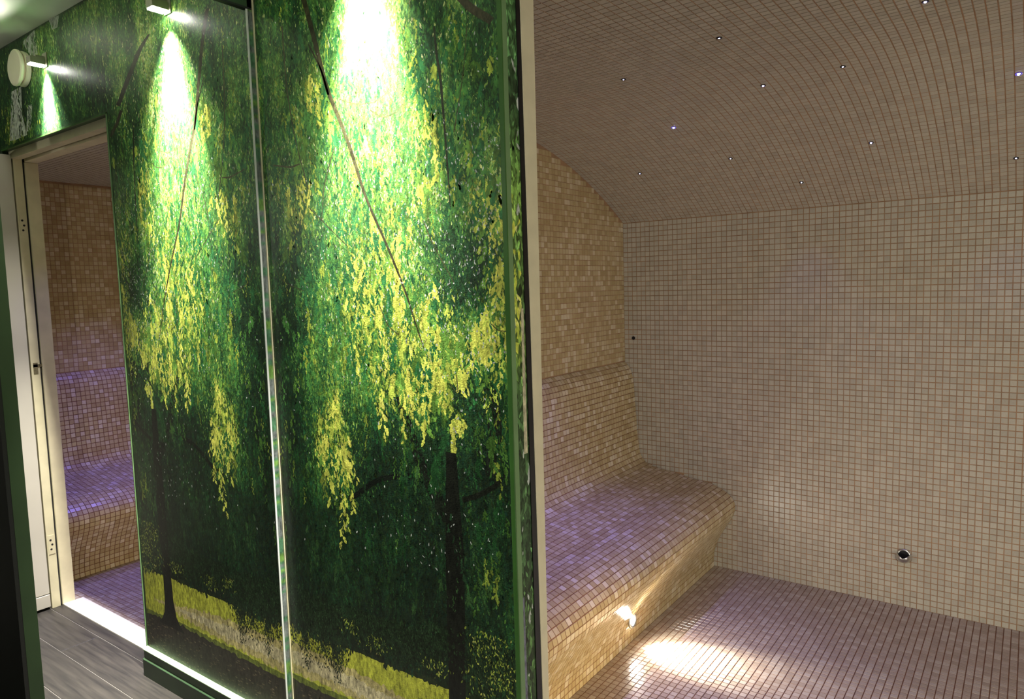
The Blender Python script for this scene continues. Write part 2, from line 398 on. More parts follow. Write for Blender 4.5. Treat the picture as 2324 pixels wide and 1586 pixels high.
# ------------------------------------------------------------------ printed mural
INK_GAIN = 1.12
TP = """20,60,60,85,60;150,100,75,100,65;200,200,65,85,60;300,100,70,105,60;450,150,58,98,56;520,200,55,90,54;20,240,50,80,40;120,220,50,75,50
280,350,40,80,45;450,300,60,115,60;530,350,48,90,48;300,500,50,95,45;400,480,90,140,60;500,480,80,125,50;570,500,38,75,38
300,620,60,110,45;400,700,95,130,45;520,650,30,78,38;580,700,25,62,35;300,800,60,100,40;400,850,50,85,35;520,850,25,66,35
330,1000,20,45,25;430,1000,18,40,24;530,1000,35,70,30;580,1000,22,50,25;350,1150,20,38,22;450,1200,20,38,25;560,1200,17,32,20;400,1280,25,42,22
620,50,65,100,45;700,80,55,95,45;620,250,50,95,45;720,250,60,130,60;800,100,75,140,80;900,150,70,130,70;1000,100,60,100,55;1080,100,60,90,55
640,400,60,110,50;750,420,65,140,70;850,400,110,160,80;950,400,110,150,60;1050,400,50,90,50;1110,450,100,130,55
640,600,30,76,40;720,600,40,96,50;820,600,110,150,60;900,600,130,160,60;1000,620,60,110,60;1080,620,34,62,40;1040,560,36,64,42;1050,680,34,60,38;1010,660,50,92,50
640,750,22,60,32;740,750,35,86,45;850,750,105,140,55;950,780,115,145,50;1050,780,70,110,50;1120,720,120,145,50
650,900,20,50,28;750,900,55,90,40;850,900,60,85,45;950,900,60,85,40;1050,900,35,60,35;1120,900,30,52,30
650,1050,20,45,25;770,1050,55,85,35;850,1050,25,42,28;950,1050,35,56,30;1100,1050,26,42,28
680,1200,15,30,18;800,1200,26,46,30;900,1200,30,50,36;1000,1200,22,38,25;1120,1200,36,56,28
680,1350,18,32,18;800,1350,25,40,26;900,1350,26,40,27;1000,1400,22,34,22;1120,1400,40,60,28;300,1300,30,50,25;1190,200,30,50,28;1190,700,40,60,34;1190,1200,36,56,32"""
TPA = np.array([[float(v) for v in t.split(',')] for t in TP.replace('\n', ';').split(';')])
TC = lin(TPA[:, 2:])
def tone(x, y):
    d = (x[:, None] - TPA[None, :, 0]) ** 2 + (y[:, None] - TPA[None, :, 1]) ** 2
    wt = 1.0 / (d + 900.0) ** 1.6
    return (wt @ TC) / wt.sum(1)[:, None]
LAT = rng.random((8, 64, 64))
def vn(x, y, k=0):
    xi = np.floor(x).astype(int); yi = np.floor(y).astype(int); fx = x - xi; fy = y - yi; fx = fx * fx * (3 - 2 * fx); fy = fy * fy * (3 - 2 * fy); L_ = LAT[k]
    g = lambda a, b: L_[a % 64, b % 64]
    return (g(xi, yi) * (1 - fx) + g(xi + 1, yi) * fx) * (1 - fy) + (g(xi, yi + 1) * (1 - fx) + g(xi + 1, yi + 1) * fx) * fy
def drape(x, y):
    """vertical curtains of the weeping tree, about -1..1"""
    f = 1.0 / (0.55 + 0.45 * np.clip(x, 0, 1200) / 1200)
    u = x * f
    return (1.0 * vn(u / 46, y / 210, 0) + 0.8 * vn(u / 19, y / 90, 1) + 0.5 * vn(u / 9, y / 40, 2)) / 2.3 * 2 - 1
# clusters of yellow leaves: x, y, rx, ry, strength
YB_ = [(850, 640, 85, 85, 1.0), (900, 780, 95, 110, 1.0), (960, 850, 60, 70, .9), (960, 330, 38, 110, .8), (900, 500, 70, 70, .8), (985, 700, 50, 60, .6),
       (1050, 800, 45, 55, .7), (1040, 955, 16, 40, .9), (1105, 450, 38, 60, .95), (1120, 760, 45, 90, 1.0), (1110, 600, 30, 50, .5), (1158, 640, 22, 150, .9),
       (680, 470, 36, 85, .9), (720, 190, 28, 55, .9), (620, 400, 24, 40, .4), (750, 950, 34, 90, .7), (785, 1070, 26, 80, .7), (770, 1010, 40, 60, .5),
       (400, 690, 70, 90, .95), (430, 800, 50, 60, .9), (310, 760, 36, 60, .9), (510, 480, 34, 80, .8), (380, 400, 46, 60, .6), (350, 640, 40, 60, .8), (520, 930, 26, 60, .6), (505, 1010, 18, 50, .7),
       (30, 290, 40, 50, .8), (300, 560, 26, 60, .4), (830, 760, 30, 70, .8), (870, 890, 30, 40, .6), (1000, 880, 30, 40, .8), (840, 330, 60, 80, .45), (735, 1000, 30, 60, .5), (560, 620, 18, 40, .3), (1190, 560, 14, 60, .8)]
YBA = np.array(YB_)
def yellow(x, y):
    g = np.exp(-(((x[:, None] - YBA[:, 0]) / YBA[:, 2]) ** 2 + ((y[:, None] - YBA[:, 1]) / YBA[:, 3]) ** 2) * 1.3) * YBA[:, 4]
    return np.minimum(g.sum(1), 1.0)
ink_v = []; ink_f = []; ink_c = []; nv = 0
STATE = {'mirror': True}
def push1(V, c):
    global nv
    k, n = V.shape[:2]
    if k == 0: return
    y0 = np.where(V[:, :, 1] > (YL + YR) / 2, YR, YL); V = V.copy(); V[:, :, 1] = y0 + (V[:, :, 1] - y0) * 0.03     # ink layers: hundredths of a millimetre
    ink_v.append(V.reshape(-1, 3)); ink_f.append((n, (np.arange(k * n) + nv).reshape(k, n))); ink_c.append(np.repeat(c, n, 0)); nv += k * n
def push(V, c):
    """V (k,n,3) polygons printed on the sheet beside the wide opening; the next sheet repeats the picture in reverse"""
    if not STATE['mirror']: push1(V, c); return
    lx, rx = V[:, :, 0].min(1), V[:, :, 0].max(1); ok = (lx > XS + 0.004) & (rx < XC - 0.002) & (V[:, :, 2].max(1) < ZC - 0.004) & (V[:, :, 2].min(1) > 0.112)
    V, c = V[ok], c[ok]; push1(V, c)
    Q = V[:, ::-1].copy(); Q[:, :, 0] = 2 * XS - Q[:, :, 0]; Q[:, :, 1] -= YR - YL
    ok = Q[:, :, 0].min(1) > XDR + 0.006; push1(Q[ok], c[ok])
def wall(px, py): return onY(px, py, np.full(np.shape(px), YR if STATE['mirror'] else YL))
def quads(x, zu, zl, rgb, d, var=0.12):
    """printed horizontal band between two height lines (wall metres)"""
    V = np.array([[(x[i], YR - d, zl[i]), (x[i + 1], YR - d, zl[i + 1]), (x[i + 1], YR - d, zu[i + 1]), (x[i], YR - d, zu[i])] for i in range(len(x) - 1)])
    push(V, np.repeat(lin(rgb)[None], len(V), 0) * (1 + var * (2 * rng.random((len(V), 1)) - 1)))
def band(u0, u1, z1, z0, rgb, d, rag=0.002, n=70):
    x = np.linspace(XS + 0.005 + u0, XS + u1, n); up = np.interp(x - XS, [p[0] for p in z1], [p[1] for p in z1]); lo = np.interp(x - XS, [p[0] for p in z0], [p[1] for p in z0])
    quads(x, up + rng.normal(0, rag, n), lo + rng.normal(0, rag, n), rgb, d)
def ribbon(pts, rgb, d):
    """a twig: (x, y, width) in picture coordinates, unprojected onto the wall"""
    p = np.array(pts, float); t = np.linspace(0, len(p) - 1, (len(p) - 1) * 6 + 1)
    q = np.stack([np.interp(t, np.arange(len(p)), p[:, k]) for k in range(3)], 1)
    for _ in range(3): q[1:-1] = (q[:-2] + 2 * q[1:-1] + q[2:]) / 4
    dx = np.gradient(q[:, 0]); dy = np.gradient(q[:, 1]); l = np.hypot(dx, dy); nx, ny = -dy / l, dx / l
    A = np.stack([q[:, 0] + nx * q[:, 2] / 2, q[:, 1] + ny * q[:, 2] / 2], 1); B = np.stack([q[:, 0] - nx * q[:, 2] / 2, q[:, 1] - ny * q[:, 2] / 2], 1)
    V = []
    for i in range(len(q) - 1):
        xy = np.array([A[i], A[i + 1], B[i + 1], B[i]]); P = wall(xy[:, 0], xy[:, 1]); P[:, 1] -= d; V.append(P)
    V = np.array(V); push(V, np.repeat(lin(rgb)[None], len(V), 0) * (0.8 + 0.4 * rng.random((len(V), 1))))
def trunk(pts, rgb, d):
    """trunk on the wall: (u, z, half width)"""
    V = [[(XS + p[0] - p[2], YR - d, p[1]), (XS + q[0] - q[2], YR - d, q[1]), (XS + q[0] + q[2], YR - d, q[1]), (XS + p[0] + p[2], YR - d, p[1])][::-1] for p, q in zip(pts[:-1], pts[1:])]
    push(np.array(V), np.repeat(lin(rgb)[None], len(V), 0))
# ground: lawn, sand path, shade, seen under the crown
band(0, .88, [(0, .432), (.9, .428)], [(0, .20), (.9, .20)], (186, 190, 66), 0.00030)
band(0, .80, [(0, .372), (.30, .368), (.55, .345), (.70, .325), (.80, .318)], [(0, .275), (.30, .280), (.55, .292), (.70, .305), (.80, .316)], (196, 182, 120), 0.00034, 0.004)
band(0, .62, [(0, .345), (.30, .345), (.55, .330), (.62, .325)], [(0, .300), (.30, .300), (.55, .310), (.62, .318)], (206, 194, 152), 0.00036, 0.004)
band(0, .88, [(0, .268), (.3, .270), (.6, .275), (.9, .262)], [(0, .225), (.9, .225)], (110, 122, 44), 0.00037, 0.003)
quads(np.linspace(XS + .005, XC - .004, 70), np.interp(np.linspace(0, .9, 70), [0, .3, .6, .9], [.250, .252, .262, .246]) + rng.normal(0, .003, 70), np.full(70, .1135), (52, 48, 40), .0004)
band(.22, .44, [(.22, .462), (.44, .452)], [(.22, .446), (.44, .440)], (190, 176, 112), 0.00042, 0.001, 20)
band(.18, .62, [(.18, .446), (.62, .440)], [(.18, .428), (.62, .424)], (40, 52, 30), 0.00043, 0.002)
x = rng.uniform(XS + .02, XC - .02, 240); z = rng.uniform(.115, .24, 240)
V = np.stack([np.stack([x + a * .006, np.full(240, YR - .0005), z + b * .0018], 1) for a, b in ((-1, -1), (1, -1), (1, 1), (-1, 1))], 1)
push(V, lin(np.array([(96, 84, 66)])) * rng.uniform(0.5, 1.4, (240, 1)))
# hanging foliage -----------------------------------------------------------
SH6 = np.array([(0, 0), (0.35, 0.42), (0.62, 0.5), (1.0, 0.05), (0.7, -0.46), (0.3, -0.4)])
SH12 = np.array([(0, 0), (.2, .28), (.33, .18), (.5, .5), (.62, .3), (.8, .36), (1, 0), (.78, -.36), (.6, -.28), (.48, -.5), (.32, -.2), (.18, -.28)])
def leaves(P, L, wd, ang, col, d, shape=SH6, rough=0.25):
    """P (k,3) stalk ends on the wall, lengths in metres, angle from straight down"""
    k = len(P); ca, sa = np.cos(ang), np.sin(ang); n = len(shape); V = np.empty((k, n, 3)); fat = 1 + rng.normal(0, rough, (k, n)); bend = rng.normal(0, 0.10, k)
    for j, (l, t) in enumerate(shape):
        a = l * L; c = t * wd * fat[:, j] + bend * L * l * l
        V[:, j, 0] = P[:, 0] + a * sa + c * ca; V[:, j, 2] = P[:, 2] - a * ca + c * sa; V[:, j, 1] = P[:, 1] - d
    if not STATE['mirror']:
        ok = (V[:, :, 0].min(1) > -3.77) & (V[:, :, 0].max(1) < XDR + 0.05) & (V[:, :, 2].min(1) > ZH + 0.006) & (V[:, :, 2].max(1) < ZC - 0.004)
        V, col = V[ok], col[ok]
    push(V, col)
PAL = lin(np.array([(210, 218, 84), (196, 210, 80), (178, 200, 78), (222, 226, 116), (154, 186, 76)]))
GV = np.array([0.003, 0.014, 0.045, 0.13, 0.32, 0.7]); GC = lin(np.array([(26, 41, 28), (33, 60, 36), (44, 88, 46), (88, 138, 62), (150, 182, 88), (214, 222, 150)]))
def green(v):
    lv = np.log(np.clip(v, 0.002, 0.9)); return np.stack([np.interp(lv, np.log(GV), GC[:, k]) for k in range(3)], 1)
def hem(x): return np.interp(x - XS, [0, .06, .14, .22, .30, .36, .5, .64, .70, .78, .9], [.45, .43, .44, .43, .45, .46, .45, .47, .50, .45, .43])
def foliage(ns, seg, step, Lr, wr, depth, bright=1.0, ymul=1.0, region=None, spread=0.006):
    x0, x1, z0, z1 = region or (XS, XC, 0.42, ZC + 0.25)
    sx = rng.uniform(x0, x1, ns); sz = rng.uniform(z0, z1, ns); ln = rng.uniform(*seg, ns); X = []; Z = []; S = []; SL = []
    for i in range(ns):
        n = max(3, int(ln[i] / step)); t = np.linspace(0, 1, n)
        X.append(sx[i] + rng.normal(0, .012) * t + .006 * np.sin(t * 5 + i) + rng.normal(0, spread, n)); Z.append(sz[i] - t * ln[i] + rng.normal(0, .004, n))
        S.append(np.full(n, rng.random())); SL.append(np.full(n, rng.lognormal(0, 0.36)))
    X, Z, s_, sl = map(np.concatenate, (X, Z, S, SL))
    keep = Z > (hem(X) + rng.normal(0, .012, len(X)) if STATE['mirror'] else 0)
    X, Z, s_, sl = X[keep], Z[keep], s_[keep], sl[keep]
    P = np.stack([X, np.full(len(X), YR if STATE['mirror'] else YL), Z], 1); x, y = proj(P)
    base = tone(x, y); dr = drape(x, y); yp = np.clip(yellow(x, y) * ymul * (1 + 1.5 * dr), 0, 1)
    bl = base @ np.array([0.2, 0.7, 0.1]); bl = bl * np.clip(bl / 0.10, 0.16, 1.3) ** 0.7
    v = bl * bright * sl ** 0.6 * rng.lognormal(0, 0.5, len(x)) * np.exp(2.1 * dr - 0.3)
    hue = rng.normal(0, 0.14, (len(x), 1)); col = green(v) * np.concatenate([1 + hue, np.ones_like(hue), 1 - hue * 1.2], 1)
    isy = (0.5 * s_ + 0.5 * rng.random(len(x))) < yp * 0.42
    col = np.where(isy[:, None], PAL[rng.integers(0, len(PAL), len(x))] * rng.uniform(0.6, 1.05, (len(x), 1)), col)
    semi = (~isy) & (rng.random(len(x)) < yp * 0.5); col = np.where(semi[:, None], lin(np.array([(122, 160, 62)])) * rng.uniform(0.4, 1.1, (len(x), 1)), col)
    spark = (~isy) & (rng.random(len(x)) < 0.03); col = np.where(spark[:, None], np.minimum(green(bl * 5.0), 0.6), col)
    L = rng.uniform(*Lr, len(x)); wd_ = L * rng.uniform(*wr, len(x)); ang = rng.normal(0, 0.36, len(x))
    leaves(P, L, wd_, ang, np.clip(col, 0.001, 0.85), depth + rng.random(len(x)) * 0.0004)
foliage(1500, (.15, .55), .010, (.014, .032), (.24, .44), .0008, 0.50)
foliage(2100, (.12, .50), .008, (.008, .022), (.22, .44), .0013, 0.85)
foliage(2100, (.06, .34), .0065, (.005, .014), (.24, .5), .0018, 0.95, 1.1)
# sprays of lobed leaves
def spray_set(cx, cy, rx, ry, n, kinds, size=1.0):
    P = []; A = []; C_ = []; LL = []; D_ = []
    for i in range(n):
        while True:
            u, v = rng.uniform(-1, 1, 2)
            if u * u + v * v < 1: break
        if drape(np.array([cx + u * rx]), np.array([cy + v * ry]))[0] < rng.uniform(-.42, .12): continue
        c0 = wall(cx + u * rx, cy + v * ry - 10)
        sz_ = min(size * rng.lognormal(0, .22), 1.85); ln = rng.uniform(.02, .085) * sz_; m_ = int(rng.integers(4, 10)); sway = rng.normal(0, 0.16)
        t = np.linspace(0, 1, m_); side = np.where(np.arange(m_) % 2 == 0, 1, -1)
        rgb, lo, hi = kinds[rng.choice(len(kinds), p=[q[3] for q in kinds])][:3]
        P.append(np.stack([c0[0] + sway * ln * t + rng.normal(0, .0016, m_), np.full(m_, c0[1]), c0[2] - ln * t], 1))
        A.append(sway + side * rng.uniform(0.1, 0.6, m_)); C_.append(lin(rgb)[None] * rng.uniform(lo, hi) * rng.uniform(0.8, 1.15, (m_, 1)))
        LL.append(rng.uniform(.010, .026) * sz_ * (1 - 0.25 * t) * rng.uniform(0.8, 1.2, m_)); D_.append(0.0023 + rng.random() * 0.0004 + rng.permutation(m_) * 0.00003 + rng.random(m_) * 0.00002)
    if not LL: return
    L = np.concatenate(LL); leaves(np.concatenate(P), L, L * rng.uniform(0.34, 0.58, len(L)), np.concatenate(A), np.clip(np.concatenate(C_), 0.002, 0.7), np.concatenate(D_), SH12, 0.18)
KY = [((222, 228, 100), 0.75, 1.0, 0.44), ((194, 212, 88), 0.65, 1.0, 0.2), ((116, 164, 68), 0.45, 1.0, 0.18), ((50, 112, 60), 0.55, 1.0, 0.18)]
for q in YB_:
    if q[0] > 590: spray_set(q[0], q[1], q[2] * 0.95, q[3] * 0.95, max(4, int(q[2] * q[3] * q[4] / 100)), KY, 1.55)
KG = [((82, 142, 66), 0.55, 1.0, 0.3), ((50, 112, 62), 0.6, 1.0, 0.35), ((112, 160, 66), 0.4, 1.0, 0.22), ((166, 186, 72), 0.6, 1.0, 0.13)]
for q in ((850, 300, 170, 260, 520), (720, 350, 130, 300, 300), (1000, 250, 110, 260, 170), (640, 200, 60, 260, 70), (740, 650, 80, 200, 130), (860, 700, 130, 180, 160), (660, 760, 50, 200, 60), (1080, 300, 60, 200, 80)):
    spray_set(*q, KG)
KD = [((40, 84, 44), 0.4, 1.0, 0.6), ((80, 122, 52), 0.4, 0.9, 0.3), ((146, 166, 66), 0.5, 0.9, 0.1)]
for q in ((640, 950, 60, 160, 90), (690, 1010, 50, 120, 60), (900, 1000, 120, 120, 60), (1110, 1130, 50, 220, 90), (950, 1060, 60, 60, 60), (1120, 980, 40, 120, 60), (830, 1180, 100, 120, 24), (640, 1120, 60, 100, 30)):
    spray_set(*q, KD, 0.8)
KE = [((36, 64, 40), 0.5, 1.2, 0.7), ((58, 92, 50), 0.4, 1.0, 0.3)]
for q in ((880, 1250, 180, 200, 260), (700, 1230, 90, 160, 90), (1110, 1330, 60, 150, 60)): spray_set(*q, KE, 0.7)
# big branches and trunk
trunk([(.70, 1.05, .016), (.70, .80, .030), (.695, .60, .030), (.692, .45, .028), (.69, .34, .031), (.688, .285, .042), (.686, .258, .062), (.684, .236, .090)], (22, 25, 19), .0026)
ribbon([(905, 900, 14), (925, 960, 18), (950, 1040, 22), (985, 1120, 26), (1020, 1180, 30)], (24, 30, 22), .0021)
ribbon([(1110, 880, 30), (1125, 960, 34), (1115, 1080, 26)], (26, 32, 24), .0021)
ribbon([(1150, 1060, 8), (1130, 1100, 12), (1085, 1125, 13), (1050, 1135, 12)], (24, 28, 20), .0024)
ribbon([(770, 1130, 9), (800, 1130, 12), (860, 1085, 12), (930, 1080, 14)], (18, 24, 18), .0024)
# overhanging clumps in front of the lawn
def clump(u, z1, ru, dz, n, rgb, lo=.006, hi=.013):
    x = XS + u + rng.normal(0, ru, n); z = z1 - dz * rng.beta(1.1, 2.0, n)
    leaves(np.stack([x, np.full(n, YR), z], 1), rng.uniform(lo, hi, n), rng.uniform(.002, .005, n), rng.normal(0, .5, n), np.clip(lin(rgb)[None] * rng.lognormal(0, .5, (n, 1)), .001, .5), .0027 + rng.random(n) * .0003)
for u, z1, ru, dz, n in ((.03, .56, .022, .20, 700), (.10, .56, .022, .22, 800), (.17, .56, .024, .25, 1000), (.235, .55, .020, .23, 800), (.225, .42, .010, .12, 140), (.08, .42, .010, .12, 120), (.34, .56, .04, .12, 900), (.44, .56, .04, .12, 900), (.54, .56, .04, .12, 900), (.62, .60, .03, .13, 700), (.78, .60, .035, .18, 900), (.86, .60, .03, .2, 700)):
    clump(u, z1, ru, dz, n, (29, 47, 27))
for u, z1, ru, dz, n in ((.80, .62, .04, .2, 260), (.86, .56, .03, .16, 160), (.40, .50, .02, .05, 50), (.30, .52, .02, .06, 40), (.62, .50, .03, .06, 50)):
    clump(u, z1, ru, dz, n, (138, 156, 60))
# white glints of sky between the leaves
n = 3200; x = rng.uniform(600, 1160, n); y = rng.uniform(-100, 1300, n)
gl = np.exp(-((x - 1070) / 110) ** 2 - ((y - 600) / 260) ** 2) + 0.6 * np.exp(-((x - 860) / 160) ** 2 - ((y - 560) / 260) ** 2) + 0.6 * np.exp(-((x - 945) / 60) ** 2 - ((y - 1260) / 90) ** 2) + 0.08
k = rng.random(n) < gl; x, y = x[k], y[k]; n = len(x)
leaves(wall(x, y), rng.uniform(.003, .011, n), rng.uniform(.0015, .0045, n), rng.normal(0, .5, n), lin(np.array([(206, 212, 206)])) * rng.uniform(.5, 1.0, (n, 1)), np.full(n, .0031) + rng.random(n) * .0002)
# branches and twigs on top
ribbon([(668, -60, 12), (690, 0, 11), (716, 100, 10), (741, 200, 9), (790, 320, 8), (830, 450, 6), (880, 560, 5), (920, 660, 4), (945, 740, 3), (962, 790, 2)], (58, 56, 36), .0032)
ribbon([(700, 100, 3), (730, 160, 4), (745, 215, 5)], (56, 54, 36), .0032)
ribbon([(1040, -10, 18), (1070, 20, 20), (1105, 40, 20), (1116, 48, 18)], (62, 58, 42), .0032)
ribbon([(985, 60, 4), (990, 120, 6), (1000, 180, 6), (1008, 280, 5), (1016, 380, 4), (1022, 470, 2)], (44, 50, 34), .0030)
for pts in ([(770, 225, 2), (810, 238, 2), (850, 232, 2), (880, 210, 2)], [(840, 250, 2), (870, 268, 2), (900, 255, 2), (915, 235, 2)], [(700, 470, 2), (740, 510, 2), (790, 560, 1.5)], [(620, 375, 3), (660, 380, 4), (680, 372, 3)],
            [(618, 590, 1.5), (640, 640, 1.5), (690, 660, 1.2)], [(1115, 735, 2), (1130, 750, 2.5), (1150, 752, 2)], [(960, 500, 2), (985, 560, 2), (1030, 640, 2)], [(1020, 870, 2), (1040, 895, 2), (1036, 850, 2)],
            [(860, 690, 2), (880, 740, 2), (905, 760, 2)], [(640, 60, 3), (650, 200, 3), (670, 320, 2), (700, 430, 2)], [(1060, 60, 2), (1050, 180, 2), (1030, 300, 2)], [(760, 330, 2), (735, 420, 2), (730, 500, 1.5)]):
    ribbon(pts, (72, 72, 46), .0032)
# the sheet over the narrow doorway
STATE['mirror'] = False
reg = (-3.78, XDR + .03, ZH - .02, ZC + .25)
foliage(900, (.15, .45), .012, (.014, .034), (.2, .36), .0008, 0.6, 1, reg)
foliage(1000, (.12, .40), .010, (.010, .024), (.2, .36), .0013, 1.1, 1, reg)
V = []
for pts in ([(50, 96), (78, 68), (86, 122), (72, 130)], [(26, 208), (48, 196), (50, 260), (62, 306), (34, 318), (22, 320)], [(110, 44), (134, 34), (130, 62), (118, 68)], [(62, 240), (73, 236), (71, 292), (60, 300)]):
    P = wall(np.array([p[0] for p in pts], float), np.array([p[1] for p in pts], float)); P[:, 1] -= .0017; push1(P[None], lin((176, 184, 170))[None])
foliage(160, (.10, .30), .012, (.010, .026), (.2, .36), .0020, 0.7, 1, (-3.72, -3.1, ZH, ZC + .2))
ribbon([(338, 78, 4), (318, 110, 9), (290, 180, 10), (268, 240, 9)], (52, 50, 38), .0030)

def ink_object(name, V, faces, colors, parent):
    me = bpy.data.meshes.new(name)
    me.vertices.add(len(V)); me.vertices.foreach_set('co', V.reshape(-1).astype(np.float32))
    loops = np.concatenate([f.reshape(-1) for _, f in faces]).astype(np.int32)
    starts = []; o = 0
    for n, f in faces: starts.append(o + np.arange(len(f)) * n); o += f.size
    me.loops.add(len(loops)); me.loops.foreach_set('vertex_index', loops)
    st = np.concatenate(starts).astype(np.int32); me.polygons.add(len(st)); me.polygons.foreach_set('loop_start', st)
    me.update(calc_edges=True)
    at = me.attributes.new('ink', 'FLOAT_COLOR', 'POINT')
    at.data.foreach_set('color', np.concatenate([np.clip(colors * INK_GAIN, 0, 0.9), np.ones((len(colors), 1))], 1).reshape(-1).astype(np.float32))
    me.materials.append(M['print']); ob = bpy.data.objects.new(name, me); COL.objects.link(ob); ob.parent = parent
    return ob
pr = ink_object('printed_foliage', np.concatenate(ink_v), ink_f, np.concatenate(ink_c), wf); pr['kind'] = 'stuff'
pr['label'] = 'printed green and yellow foliage of the mural'
# vinyl sheets that carry the print (base tone of the picture)
def sheet(name, x0, x1, z0, z1, y, parent, th=0.004, side=None):
    nx = max(2, int((x1 - x0) / 0.03)); nz = max(2, int((z1 - z0) / 0.03))
    X, Z = np.meshgrid(np.linspace(x0, x1, nx), np.linspace(z0, z1, nz), indexing='ij')
    V = np.stack([X.ravel(), np.full(X.size, y), Z.ravel()], 1); idx = np.arange(X.size).reshape(nx, nz)
    F = np.stack([idx[:-1, :-1], idx[1:, :-1], idx[1:, 1:], idx[:-1, 1:]], -1).reshape(-1, 4)
    px, py = proj(V); col = tone(px, py) * 0.75 * rng.lognormal(0, 0.35, (len(V), 1))
    return ink_object(name, V, [(4, F)], col, parent)
sheet('mural_sheet', -3.78, XDR, ZH, ZC, YL, wf); sheet('mural_sheet', XDR, XS, 0.10, ZC, YL, wf); sheet('mural_sheet', XS, XC, 0.10, ZC, YR, wf)
# reveal of the wide opening, print wraps round the corner
nz = 90; V = []; zz = np.linspace(0.0, ZH + 0.03, nz); ys = np.linspace(YR, 1.36, 5)
X, Z = np.meshgrid(ys, zz, indexing='ij'); V = np.stack([np.full(X.size, XC), X.ravel(), Z.ravel()], 1); idx = np.arange(X.size).reshape(5, nz)
F = np.stack([idx[:-1, :-1], idx[1:, :-1], idx[1:, 1:], idx[:-1, 1:]], -1).reshape(-1, 4)
px, py = proj(V); ink_object('mural_sheet', V, [(4, F)], tone(px, py) * 1.1 * rng.lognormal(0, 0.4, (len(V), 1)), wf)
k = 1500; y = rng.uniform(YR + 0.003, 1.352, k); z = rng.uniform(0.25, ZH, k); px, py = proj(np.stack([np.full(k, XC), y, z], 1))
L = rng.uniform(0.010, 0.040, k); wd_ = L * rng.uniform(0.25, 0.45, k); ang = rng.normal(0, 0.3, k); ca, sa = np.cos(ang), np.sin(ang)
V = np.empty((k, 6, 3))
for j, (l, t) in enumerate([(0, 0), (0.35, 0.42), (0.62, 0.5), (1.0, 0.05), (0.7, -0.46), (0.3, -0.4)]):
    V[:, j, 0] = XC + 0.00002 + rng.random(k) * 0.00006; V[:, j, 1] = np.clip(y + l * L * sa + t * wd_ * ca, YR + 0.002, 1.358); V[:, j, 2] = z - l * L * ca + t * wd_ * sa
V[:, :, 0] = V[:, :1, 0]
yp = yellow(np.full(k, 1158.0), py) * np.exp(-((y - 1.295) / 0.022) ** 2)
yp = np.where((py > 480) & (py < 800), yp * 1.3, yp * 0.25)
col = tone(px, py) * 2.0 * rng.lognormal(0, 0.7, (k, 1)); col = np.where((rng.random(k) < yp)[:, None], PAL[rng.integers(0, 5, k)], col)
col = np.where((rng.random(k) < 0.03)[:, None], lin((190, 196, 186)), col)
o = ink_object('printed_foliage', V.reshape(-1, 3), [(6, np.arange(k * 6).reshape(k, 6))], np.repeat(np.clip(col, 0.001, 0.8), 6, 0), wf); o['kind'] = 'stuff'
# pale birch trunk printed on the reveal
V = np.array([(XC + 0.0001, 1.324, 1.40), (XC + 0.0001, 1.334, 1.40), (XC + 0.0001, 1.336, 1.06), (XC + 0.0001, 1.322, 1.06)])
ink_object('printed_trunk', V, [(4, np.arange(4).reshape(1, 4))], np.repeat(lin((190, 184, 150))[None], 4, 0), wf)
V = np.array([(XC + 0.0001, 1.296, 0.72), (XC + 0.0001, 1.306, 0.72), (XC + 0.0001, 1.314, 0.2), (XC + 0.0001, 1.296, 0.2)])
ink_object('printed_trunk', V, [(4, np.arange(4).reshape(1, 4))], np.repeat(lin((110, 112, 124))[None], 4, 0), wf)

# ------------------------------------------------------------------ trims on the mural wall
t1 = struct(MB().box(XS - 0.0015, XS + 0.001, YL - 0.003, YR + 0.001, 0.11, 2.2645).build('trim_1', M['strip_white']))
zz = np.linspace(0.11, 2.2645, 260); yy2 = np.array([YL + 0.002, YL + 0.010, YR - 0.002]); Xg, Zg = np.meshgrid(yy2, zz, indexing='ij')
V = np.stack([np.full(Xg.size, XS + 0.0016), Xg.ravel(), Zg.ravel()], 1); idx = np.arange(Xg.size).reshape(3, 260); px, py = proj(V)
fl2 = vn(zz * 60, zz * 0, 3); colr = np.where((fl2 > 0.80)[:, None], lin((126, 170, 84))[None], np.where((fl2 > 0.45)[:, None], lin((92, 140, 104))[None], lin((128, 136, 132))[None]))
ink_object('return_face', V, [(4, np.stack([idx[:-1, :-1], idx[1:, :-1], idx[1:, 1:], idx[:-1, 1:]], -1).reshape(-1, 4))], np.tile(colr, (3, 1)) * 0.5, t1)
MB().box(XS + 0.0008, XS + 0.006, YR - 0.0035, YR - 0.0005, 0.11, ZC).build('cover_bead', M['frame_paint'], t1)
t2 = struct(MB().box(XC - 0.009, XC + 0.003, YR - 0.004, YR - 0.0005, 0.0, ZH + 0.03).build('trim_2', M['trim_green'], bevel=0.0006))
MB().box(XC + 0.0005, XC + 0.003, YR - 0.0005, YR + 0.016, 0.0, ZH + 0.03).build('side_flange', M['trim_pale'], t2)
